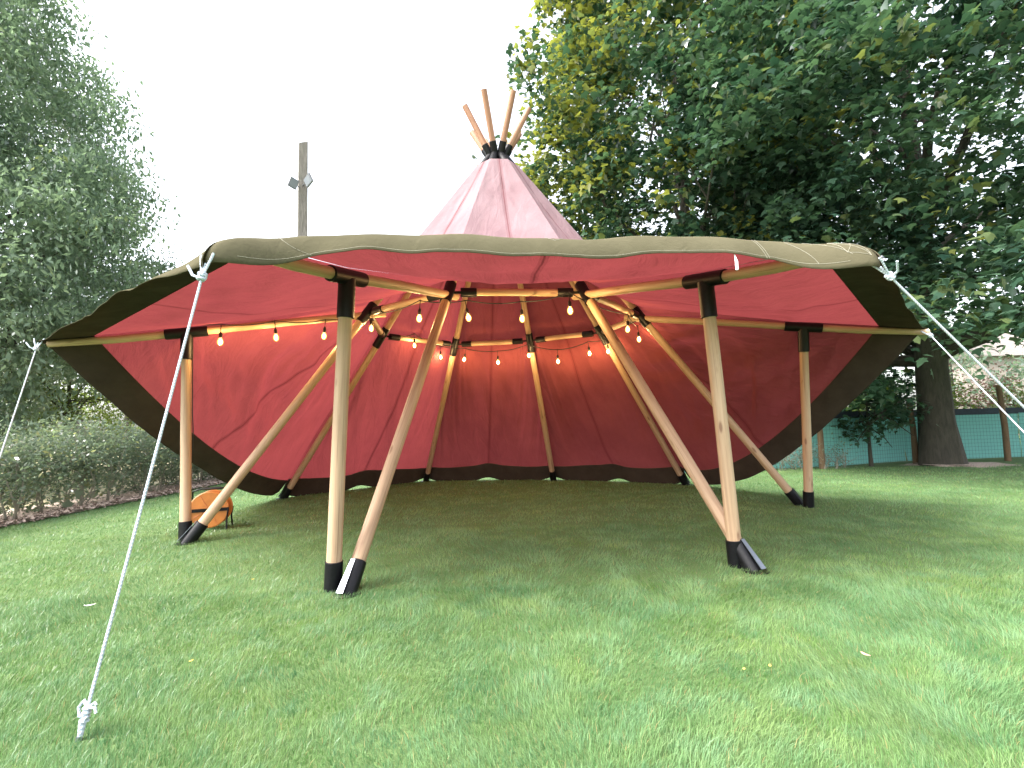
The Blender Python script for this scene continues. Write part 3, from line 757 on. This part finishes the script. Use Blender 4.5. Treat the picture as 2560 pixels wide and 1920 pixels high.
def frames(n, droop=.5, flat=.75):
    """leaf frames: y along the blade (outwards and drooping), z mostly up"""
    a = rng.uniform(0, 6.283, n); el = rng.normal(-droop, .45, n)
    Y = np.stack([np.cos(a)*np.cos(el), np.sin(a)*np.cos(el), np.sin(el)], 1)
    Z = rand_dirs(n)*(1-flat) + np.array([0, 0, 1.0])*flat
    X = np.cross(Y, Z); X /= np.linalg.norm(X, axis=1)[:, None] + 1e-9; Z = np.cross(X, Y)
    return X, Y, Z
def leaves(name, P, size, tmpl, F, mat, parent, tone, hue, org, droop=.5, flat=.75, kind='stuff'):
    n = len(P); X, Y, Z = frames(n, droop, flat); size = np.asarray(size)[:, None, None]
    V = (P[:, None] + size*(tmpl[None, :, 0:1]*X[:, None] + tmpl[None, :, 1:2]*Y[:, None] + tmpl[None, :, 2:3]*Z[:, None])).reshape(-1, 3)
    k = len(tmpl); F = np.asarray(F); lp = (np.arange(n)[:, None, None]*k + F[None]).ravel()
    o = fast_mesh(name, V, lp, np.full(n*len(F), F.shape[1]), mat, parent, {'tone': ('FLOAT', np.repeat(tone, k)), 'hue': ('FLOAT', np.repeat(hue, k))}, org=org)
    if kind: o['kind'] = kind
    return o
def curve_pts(a, b, sag, n=7, wob=.1):
    a, b = np.asarray(a, float), np.asarray(b, float); L = np.linalg.norm(b-a); ph = rng.normal(size=3)
    return [lerp(a, b, i/(n-1)) + np.array([0, 0, sag])*math.sin(math.pi*i/(n-1)) + ph*wob*L*.3*math.sin(math.pi*i/(n-1))*math.sin(5*i/(n-1)) for i in range(n)]
def crown_clusters(c, shape, n, keep=None, inner=.35):
    """cluster centres inside the solid of revolution shape(z) -> radius"""
    out = []
    zs = np.array([s[0] for s in shape]); rs = np.array([s[1] for s in shape])
    while len(out) < n:
        z = rng.uniform(zs[0], zs[-1]); r = np.interp(z, zs, rs)
        if rng.random() > (r/rs.max())**1.3: continue
        a = rng.uniform(0, 6.283); lump = 1 + .30*float(vnoise(a*2.2+5, z*.55)) + .10*float(vnoise(a*5, z*1.3+9))
        q = (inner + (1-inner)*math.sqrt(rng.random()))*r*lump
        p = np.array([c[0] + q*math.sin(a), c[1] + q*math.cos(a), z])
        if keep is None or keep(p): out.append(p)
    return np.array(out)
def tree(name, label, base, height, trunk_r, shape, nclus, per, spread, leafsize, tmpl, F, mat, bark, group=None, limbs=11, flare=1.5, droop=.45, flat=.7, keep=None, single=0, huef=None, branch_low=.3, cat='tree', inner=.35):
    bx_, by_ = base; root = thing(name, label, cat, (bx_, by_, 0), group)
    m = MB(); n = 12; pts = []; rr = []
    for i in range(n):
        t = i/(n-1); pts.append((bx_ + .25*height*.03*math.sin(4*t)*t, by_ + .2*height*.03*math.sin(3*t+1)*t, -.1 + t*height*.86))
        rr.append(trunk_r*((1-t)**.8*.92 + .06) * (1 + (flare-1)*math.exp(-t*height*1.6)))
    m.tube(pts, rr, 16)
    tv = m.v[0]; nn = 16                         # root flare and bark ridges
    for i in range(n):
        for j in range(nn):
            w = 2*math.pi*j/nn; k = 1 + .10*math.sin(3*w+1)*math.exp(-i*.9)*1.6 + .04*math.sin(7*w+i)
            c = np.array(pts[i]); tv[i*nn+j] = c + (tv[i*nn+j]-c)*k
    m.build('trunk', M[bark], root)
    cl = crown_clusters((bx_, by_), shape, nclus, keep, inner)
    far = cl[rng.permutation(len(cl))[:limbs]]
    for e in far:
        z0 = min(height*.8, max(height*branch_low*.6, e[2]*.55)); t = (z0+.1)/(height*.86); i = min(n-2, int(t*(n-1)))
        p0 = lerp(pts[i], pts[i+1], t*(n-1)-i); r0 = rr[i]*.5
        q = curve_pts(p0, e, .4, 8, .25); mb = MB(); mb.tube(q, np.linspace(r0, .02, 8), 8)
        for _ in range(3):
            s0 = q[rng.integers(3, 7)]; s1 = s0 + rand_dirs(1)[0]*1.2 + np.array([0, 0, .2]); mb.tube(curve_pts(s0, s1, .1, 5), np.linspace(.035, .008, 5), 5)
        mb.build('branch', M[bark], root)
    N = nclus*per
    ci = np.repeat(np.arange(nclus), per)
    sz = spread*rng.uniform(.6, 1.4, nclus)
    P = cl[ci] + np.clip(rng.normal(size=(N, 3)), -1.8, 1.8)*np.array([1, 1, .5])*(sz[ci])[:, None]
    # leaves droop at the rim of each spray
    rad = np.linalg.norm((P-cl[ci])[:, :2], axis=1); P[:, 2] -= .35*rad**2/(sz[ci]+.1)
    ctone = rng.random(nclus); tone = np.clip(ctone[ci]*.6 + rng.random(N)*.4, 0, 1)
    hue = np.clip(rng.random(N)*.55 + rng.random(nclus)[ci]*.45, 0, 1)
    if huef is not None: hue = np.clip(hue + huef(P), 0, 1)
    size = leafsize*rng.uniform(.6, 1.25, N)
    if single:
        d = np.linalg.norm(P - np.array([0, 0, 1.5]), axis=1); px = np.abs(P[:, 0]/P[:, 1]); ok = (P[:, 1] > 3) & (px < 1.0) & ((P[:, 2]-1.5)/P[:, 1] < .85)
        order = np.argsort(np.where(ok, d/size, 1e9))[:single]
        rest = np.ones(N, bool); rest[order] = False
        X, Y, Z = frames(single, droop, flat)
        variants = []; tmpl0, F0 = tmpl, F; tmpl, F = MAPLE, MAPLE_F
        for v in range(6):
            me = bpy.data.meshes.new('leaf'); me.from_pydata((tmpl*np.array([1+.1*rng.normal(), 1, 1+.8*rng.normal()])).tolist(), [], [tuple(f) for f in F]); me.update()
            for nm, val in (('tone', rng.uniform(.3, 1)), ('hue', rng.choice([.2, .4, .6, .85]))):
                a = me.attributes.new(nm, 'FLOAT', 'POINT'); a.data.foreach_set('value', [val]*len(tmpl))
            me.materials.append(M[mat]); variants.append(me)
        for q, ix in enumerate(order):
            o = bpy.data.objects.new('leaf', variants[q % 6]); COL.objects.link(o); o.parent = root; s = float(size[ix])
            p = P[ix] - np.array([bx_, by_, 0])
            o.matrix_local = Matrix([[X[q][r]*s, Y[q][r]*s, Z[q][r]*s, p[r]] for r in range(3)] + [[0, 0, 0, 1]])
        P, size, tone, hue = P[rest], size[rest], tone[rest], hue[rest]; tmpl, F = tmpl0, F0
    leaves('crown', P, size, tmpl, F, M[mat], root, tone, hue, (bx_, by_, 0), droop, flat)
    return root
# keep the crowns out of the tent's volume
def clear_tent(p):
    r = math.hypot(p[0]-CX, p[1]-CY)
    return not (r < 7.4 and p[2] < 3.9) and not (r < 3.8 and p[2] < 7.5)
tA = at_z(2350, 1162); 
tree('maple_tree', 'big dark green maple with thick flared trunk in front of the teal netting', (tA[0], tA[1]), 17, .47,
     [(2.2, 4.5), (3.5, 7.2), (6, 8.0), (10, 7.6), (14, 5.5), (17, 1.5)], 1500, 62, .40, .205, MAPLE8, MAPLE8_F, 'maple', 'bark', 'trees around the lawn', 16, 1.25,
     keep=lambda p: clear_tent(p) and (p[1] > 7.0 or p[0] > 9) and p[0]/max(p[1], .1) > .37 and not (p[0]/max(p[1], .1) > .80 and (p[2]-1.5)/max(p[1], .1) < .19), single=300)
tree('maple_tree', 'yellow tinged maple with a leafy crown rising behind the tent', (6.6, 18.4), 19, .32,
     [(2.5, 3.0), (5, 4.9), (8, 5.4), (12, 5.9), (16, 6.0), (20, 3.5)], 900, 78, .40, .225, MAPLE8, MAPLE8_F, 'maple', 'bark', 'trees around the lawn', 12, 1.4,
     keep=clear_tent, huef=lambda P: .10 + .30*np.clip((4.6-P[:, 0])/5.5, 0, 1) + .12*np.clip((P[:, 2]-5)/8, 0, 1))  # leaves yellower towards the left: low sun glow put into the hue
tree('ash_tree', 'broad pale green tree with drooping sprays above the hedge', (-15.6, 14.2), 17, .40,
     [(1.2, 4.3), (4, 5.2), (7, 4.6), (10, 3.5), (13, 2.5), (17.5, .8)], 1300, 120, .42, .18, OVAL, OVAL_F, 'ash', 'bark', 'trees around the lawn', 14, 1.4, droop=.7, flat=.6,
     keep=lambda p: not (p[0]/p[1] > -.93 and (p[2]-1.5)/p[1] < .13))
tree('dark_tree', 'dull purplish tree whose top shows past the pale green tree', (-24.5, 22), 20, .35,
     [(4, 5), (9, 5.8), (14, 5.6), (18, 5.2), (22, 2)], 420, 70, .55, .19, OVAL, OVAL_F, 'purple', 'bark', 'trees around the lawn', 10, 1.3, droop=.6, flat=.45)
tree('ash_tree', 'yellow green small tree behind the hedge in front of the field', (-16.4, 18.6), 6, .12,
     [(.8, 1.4), (2, 2.0), (3.6, 1.7), (5.5, .5)], 170, 60, .32, .12, OVAL, OVAL_F, 'bright', 'bark', 'trees around the lawn', 8, 1.2, droop=.6, flat=.5)
tree('sapling', 'small round maple sapling standing against the teal netting', tuple(at_z(2178, 1166)[:2]), 2.6, .055,
     [(.95, .55), (1.4, 1.0), (2.0, 1.05), (2.6, .5)], 75, 26, .17, .14, MAPLE8, MAPLE8_F, 'maple', 'bark', None, 6, 1.3, huef=lambda P: -.25)

# ---- shrubs of the hedge
def shrub(name, label, x, y, h, w, mat, group, nl=900, stems=4, leafsize=.075, low=.28, cat='shrub', full=False, tmpl=OVAL, F=OVAL_F, droop=.3, lean=0):
    root = thing(name, label, cat, (x, y, 0), group); tops = []
    for i in range(stems):
        a = rng.uniform(0, 6.28); b = rng.uniform(0, .10); t = np.array([x + w*.55*rng.normal()*.6, y + w*.6*rng.normal()*.6, h*rng.uniform(.75, 1.0)])
        q = curve_pts((x + b*math.cos(a), y + b*math.sin(a), -.05), t, 0, 8, .35); r = rng.uniform(.012, .022)
        m = MB(); m.tube(q, np.linspace(r, .004, 8), 7)
        for _ in range(4):
            s0 = q[rng.integers(3, 7)]; s1 = s0 + np.array([rng.normal()*.3, rng.normal()*.3, rng.uniform(.15, .45)]); m.tube(curve_pts(s0, s1, .02, 4), np.linspace(.006, .002, 4), 5); tops.append(s1)
        tops += q[3:]; m.build('stem', M['stem'], root)
    tops = np.array(tops); P = tops[rng.integers(0, len(tops), nl)] + rng.normal(size=(nl, 3))*np.array([w*.34, w*.34, .15])
    if full: P[:, 2] = np.where(rng.random(nl) < .55, rng.uniform(.03, h, nl), P[:, 2])
    P[:, 2] = np.clip(P[:, 2], h*low*rng.uniform(.6, 1.3, nl), None)
    g = rng.random(nl)*.5 + .5*(vnoise(P[:, 0]*3+P[:, 1]*2, P[:, 2]*4+P[:, 1]*2)*.5+.5)
    leaves('foliage', P, leafsize*rng.uniform(.6, 1.3, nl), tmpl, F, M[mat], root, g, rng.random(nl), (x, y, 0), droop, .45)
    return root
yy = 5.6; k = 0
looks = ['with bare lower stems', 'with a bushy foot', 'with crooked pale stems', 'with dense top growth', 'with long upright shoots']
while yy < 22:
    x = -9.0 + .02*(yy-9) + rng.normal()*.06; h = rng.uniform(1.35, 1.8)
    shrub('hedge_shrub', 'leafy hedge shrub planted in the row along the bark mulch strip', x, yy, h, rng.uniform(.42, .55), 'hedge', 'hedge shrubs in a row on the mulch', 1500, 4, .09, .30)
    if k % 1 == 0:
        shrub('hedge_shrub', 'leafy shrub of the second hedge row, behind the mulch strip shrubs', x - .75, yy + .35, h*.92, .55, 'hedge', 'hedge shrubs of the rear row', 1250, 3, .10, .04, full=True)
    yy += .78 + rng.uniform(-.08, .12); k += 1
pb = at_z(150, 1277)
for (u, v, n_) in ((165, 1262, 9), (210, 1240, 8)):
    b = at_z(u, v + 12); root = thing('broadleaf_weed', 'weed with broad heart shaped blue green leaves low in the hedge' if n_ == 9 else 'smaller broad leaved weed climbing among the hedge stems', 'plant', (b[0], b[1], 0))
    for i in range(n_):
        z = .15 + .11*i; p = b + np.array([rng.normal()*.12 + .1, rng.normal()*.14, z])
        X, Y, Z = frames(1, .9, .3); Y[0] = unit(np.array([.4*rng.normal(), -.5+.4*rng.normal(), -.8])); Z[0] = unit(np.array([.5, -.7, .5])); X[0] = unit(np.cross(Y[0], Z[0])); Z[0] = np.cross(X[0], Y[0])
        s = rng.uniform(.12, .19); T = np.array([(0, 0, 0), (.30, -.12, 0), (.42, .2, -.03), (.25, .6, -.04), (0, 1, -.1), (-.25, .6, -.04), (-.42, .2, -.03), (-.30, -.12, 0), (0, .3, .03)])
        V = p + s*(T[:, :1]*X[0] + T[:, 1:2]*Y[0] + T[:, 2:]*Z[0])
        fast_mesh('leaf', V, [(8, q, (q+1) % 8) for q in range(8)], [3]*8, M['hedge'], root, {'tone': ('FLOAT', [.95]*9), 'hue': ('FLOAT', [.3]*9)}, org=(b[0], b[1], 0))
    MB().tube(curve_pts(b - np.array([0, 0, .03]), b + np.array([.1, 0, .15+.11*n_]), 0, 6, .2), np.linspace(.007, .003, 6), 6).build('stem', M['stem'], root)

# ---- rail fence beyond the hedge
def rail_fence():
    root = thing('rail_fence', 'old grey post and rail fence in front of the dry field', 'fence', (-12.4, 16, 0))
    for i in range(7):
        y = 11 + i*2.6; x = -11.6 - .02*(y-11)
        MB().tube([(x, y, -.1), (x+.01, y, 1.0), (x, y, 1.9 + .1*math.sin(i*3))], [.085, .08, .07], 10).build('post', M['post'], root)
        if i < 6:
            y2 = y + 2.6; x2 = -11.6 - .02*(y2-11)
            for z in (.75, 1.42): MB().tube([(x, y-.1, z), (lerp(x, x2, .5), y+1.3, z-.03), (x2, y2+.1, z+.02)], .032, 8).build('rail', M['post'], root)
rail_fence()

# ---- far trees: tree belts that close the horizon
def far_tree(label, x, y, h, w, mat, ls=.34, n=80):
    tree('distant_tree', label, (x, y), h, w*.06, [(.6, w*.7), (h*.3, w), (h*.65, w*.8), (h, w*.2)], n, 45, w*.13, ls, OVAL, OVAL_F, mat, 'bark', 'trees on the far side', 5, 1.2, droop=.5, flat=.4)
for i, (x, y, h, w, mt) in enumerate(((-34, 18, 9, 4.5, 'bright'), (-31, 27, 11, 5, 'ash'), (-40, 36, 12, 6, 'ash'), (-29, 38, 10, 5, 'bright'), (-22, 40, 9, 4.5, 'ash'), (-45, 24, 12, 6, 'ash'), (-27, 11, 9, 4.2, 'ash'))):
    far_tree('distant hazy tree beyond the dry field' if mt == 'ash' else 'distant yellow green tree beyond the field, low sun glow in its leaf colour', x, y, h, w, mt)
for (x, y, h, w, mt) in ((34, 24, 10, 4.5, 'bright'), (26, 30, 11, 5, 'ash'), (40, 33, 13, 6, 'ash'), (18, 33, 10, 5, 'bright'), (44, 22, 12, 6, 'ash'), (10, 36, 11, 5, 'ash')):
    far_tree('distant tree in the garden beyond the netting' if mt == 'ash' else 'distant bright green tree beyond the teal netting', x, y, h, w, mt)

# ---- netting fence at the right
def net_fence():
    P = [at_z(1700, 1186), at_z(1896, 1176), at_z(2110, 1170), at_z(2330, 1160), at_z(2560, 1150)]
    P[3] = P[3] + np.array([0, .9, 0])*1.0; P[4] = at_y(2560, 1150, P[3][1] + .3) * np.array([1, 1, 0])
    P[2] = P[2] + np.array([0, .25, 0])
    P.append(P[4] + (P[4]-P[3])*2.0); H = 1.62
    P = [p*np.array([1, 1, 0]) for p in P]
    root = thing('netting_fence', 'teal shade netting fence with dark top band behind the big maple', 'fence', tuple(P[2]))
    for i in range(len(P)-1):
        a, b = P[i], P[i+1]; d = unit(b-a); nrm = np.array([-d[1], d[0], 0])
        L = np.linalg.norm(b-a); nx, nz = max(6, int(L/.15)), 8
        V = []
        for r in range(nz+1):
            for c in range(nx+1):
                t = c/nx; z = .03 + (H-.20)*r/nz
                V.append(lerp(a, b, t) + np.array([0, 0, z]) + nrm*(.06 + .035*vnoise(t*L*1.6+i*9, r*.5) + .02*vnoise(t*L*5, r*.9)))
        F = [(r*(nx+1)+c, r*(nx+1)+c+1, (r+1)*(nx+1)+c+1, (r+1)*(nx+1)+c) for r in range(nz) for c in range(nx)]
        fast_mesh('net_sheet', V, F, [4]*len(F), M['net'], root, smooth=True, org=ORG[root.name])
        m = MB(); Bx = np.stack([d, nrm, (0, 0, 1)], 1); m.box(lerp(a, b, .5) + np.array([0, 0, H-.10]) + nrm*.05, (L, .03, .20), Bx); m.build('top_band', M['netband'], root, smooth=False)
        m = MB()
        for c in range(int(L/.11)+1):
            q = a + d*c*.11; m.tube([q + np.array([0, 0, .0]), q + np.array([0, 0, H-.2])], .0028, 4, False)
        for r in range(13): m.tube([a + np.array([0, 0, .06+r*.115]), b + np.array([0, 0, .06+r*.115])], .0028, 4, False)
        w = m.build('wire_grid', M['wire'], root); w['kind'] = 'stuff'
    for u, v, tall in ((2056, 1172, 1.85), (2290, 1160, 2.0), (1880, 1178, 1.7), (2520, 1152, 2.3)):
        b = at_z(u, v); MB().tube([b + np.array([0, 0, -.1]), b + np.array([.01, 0, 1.0]), b + np.array([-.03, .03, tall])], [.085, .08, .072], 10).build('post', M['post_brown'], root)
    return P
NP = net_fence()
# earth patch at the foot of the big maple
def earth():
    V = [(tA[0], tA[1], .05)]; n = 40
    for r in (.55, .8, 1.15):
        for j in range(n):
            w = 2*math.pi*j/n; q = r*(1 + .35*float(vnoise(j*.55, r*3))); V.append((tA[0]+q*math.cos(w)*1.25 + .45*(r > .6), tA[1]-.1+q*math.sin(w)*.85, {.55: .05, .8: .025, 1.15: -.01}[r]))
    F = [(0, 1+j, 1+(j+1) % n) for j in range(n)]; Q = [(1+a*n+j, 1+(a+1)*n+j, 1+(a+1)*n+(j+1) % n, 1+a*n+(j+1) % n) for a in range(2) for j in range(n)]
    mb = MB(); mb.add(V, F+Q); o = mb.build('earth_mound', M['mulch']); tag(o, kind='structure')
earth()
for i, (u, y, h, w, mt, lab) in enumerate(((2230, 17.5, 2.6, .9, 'bright', 'bright yellow green bush behind the netting by the maple trunk'), (2415, 19, 3.0, .8, 'bright', 'tall lime green bush behind the netting beside the pink shrub'),
        (2475, 21, 3.6, 1.2, 'pink', 'dusty pink leaved shrub behind the netting'), (2565, 20, 2.6, 1.0, 'bright', 'low bright bush under the pale house wall'), (2660, 19, 3.0, 1.2, 'hedge', 'dull green bush at the end of the netting'))):
    p = at_y(u, 1100, y); shrub('garden_bush', lab, p[0], y, h, w, mt, 'bushes behind the netting', 1100, 4, .13, .12, 'bush')
for i in range(9):                              # low growth along the foot of the netting
    t = i/8; p = lerp(NP[1], NP[2], t) + np.array([0, -.22 + .1*rng.normal(), 0])
    shrub('fence_weed', 'low dark leafy weed growing at the foot of the netting', p[0], p[1], rng.uniform(.25, .6), .22, 'hedge', 'weeds along the netting', 110, 3, .07, .1, 'plant')
# pale house beyond the garden
def house():
    p = at_y(2520, 1060, 34); x, y = p[0]+1.0, 34
    root = thing('garden_house', 'pale plastered house beyond the netting and the pink shrub', 'house', (x, y, 0))
    m = MB(); m.box((x, y, 2.45), (9, 5, 5.1)); m.build('wall', M['plaster'], root, smooth=False)
    m = MB(); m.add([(x-4.8, y-2.9, 4.95), (x+4.8, y-2.9, 4.95), (x+4.8, y+2.9, 4.95), (x-4.8, y+2.9, 4.95), (x-4.8, y, 6.9), (x+4.8, y, 6.9)], [(0, 1, 5, 4), (2, 3, 4, 5), (0, 4, 3), (1, 2, 5), (3, 2, 1, 0)]); m.build('roof', M['tile'], root, smooth=False)
    for dx in (-2.6, 0.4, 3.0):
        m = MB(); m.box((x+dx, y-2.51, 1.7), (1.1, .06, 1.2)); w = m.build('window', M['white'], root, smooth=False)
        m = MB(); m.box((x+dx, y-2.55, 1.7), (.92, .03, 1.02)); m.build('pane', M['cable'], w, smooth=False)
house()

# ------------------------------------------------------------------ small things
def scrap(name, label, cat, u, v, L, W, mat, rot, z=.035, curl=.3):
    p = at_z(u, v, z); n = 7; V = []
    for i in range(n):
        t = i/(n-1)-.5; w = W*(.5-abs(t)**1.7*1.3); 
        for s in (-1, 1):
            x, y = t*L, s*w; V.append((p[0]+x*math.cos(rot)-y*math.sin(rot), p[1]+x*math.sin(rot)+y*math.cos(rot), z + curl*L*(t*t) + .1*w*s))
    F = [(2*i, 2*i+1, 2*i+3, 2*i+2) for i in range(n-1)]
    o = fast_mesh(name, V, F, [4]*len(F), mat, smooth=True, org=tuple(p)); m = o.modifiers.new('thickness', 'SOLIDIFY'); m.thickness = .002
    tag(o, label, cat)
scrap('paper_scrap', 'small white paper scrap lying on the lawn beside the tied guy rope', 'litter', 225, 1513, .085, .02, M['white'], .5)
scrap('fallen_leaf', 'curled pink brown fallen leaf lying alone on the lawn', 'leaf', 2164, 1636, .06, .028, M['petal'], 1.9, .04)
for u, v, lab in ((1860, 1672, 'tiny yellow leaf in the grass near the pink brown fallen leaf'), (632, 1448, 'tiny yellow leaf in the grass by the orange reel'), (478, 1652, 'tiny pale yellow leaf in the grass beside the tied guy rope'), (1925, 1664, 'smaller of two yellow leaf bits near the pink brown leaf')):
    scrap('leaf_bit', lab, 'leaf', u, v, .03, .016, M['yleaf'], 1.0, .04)
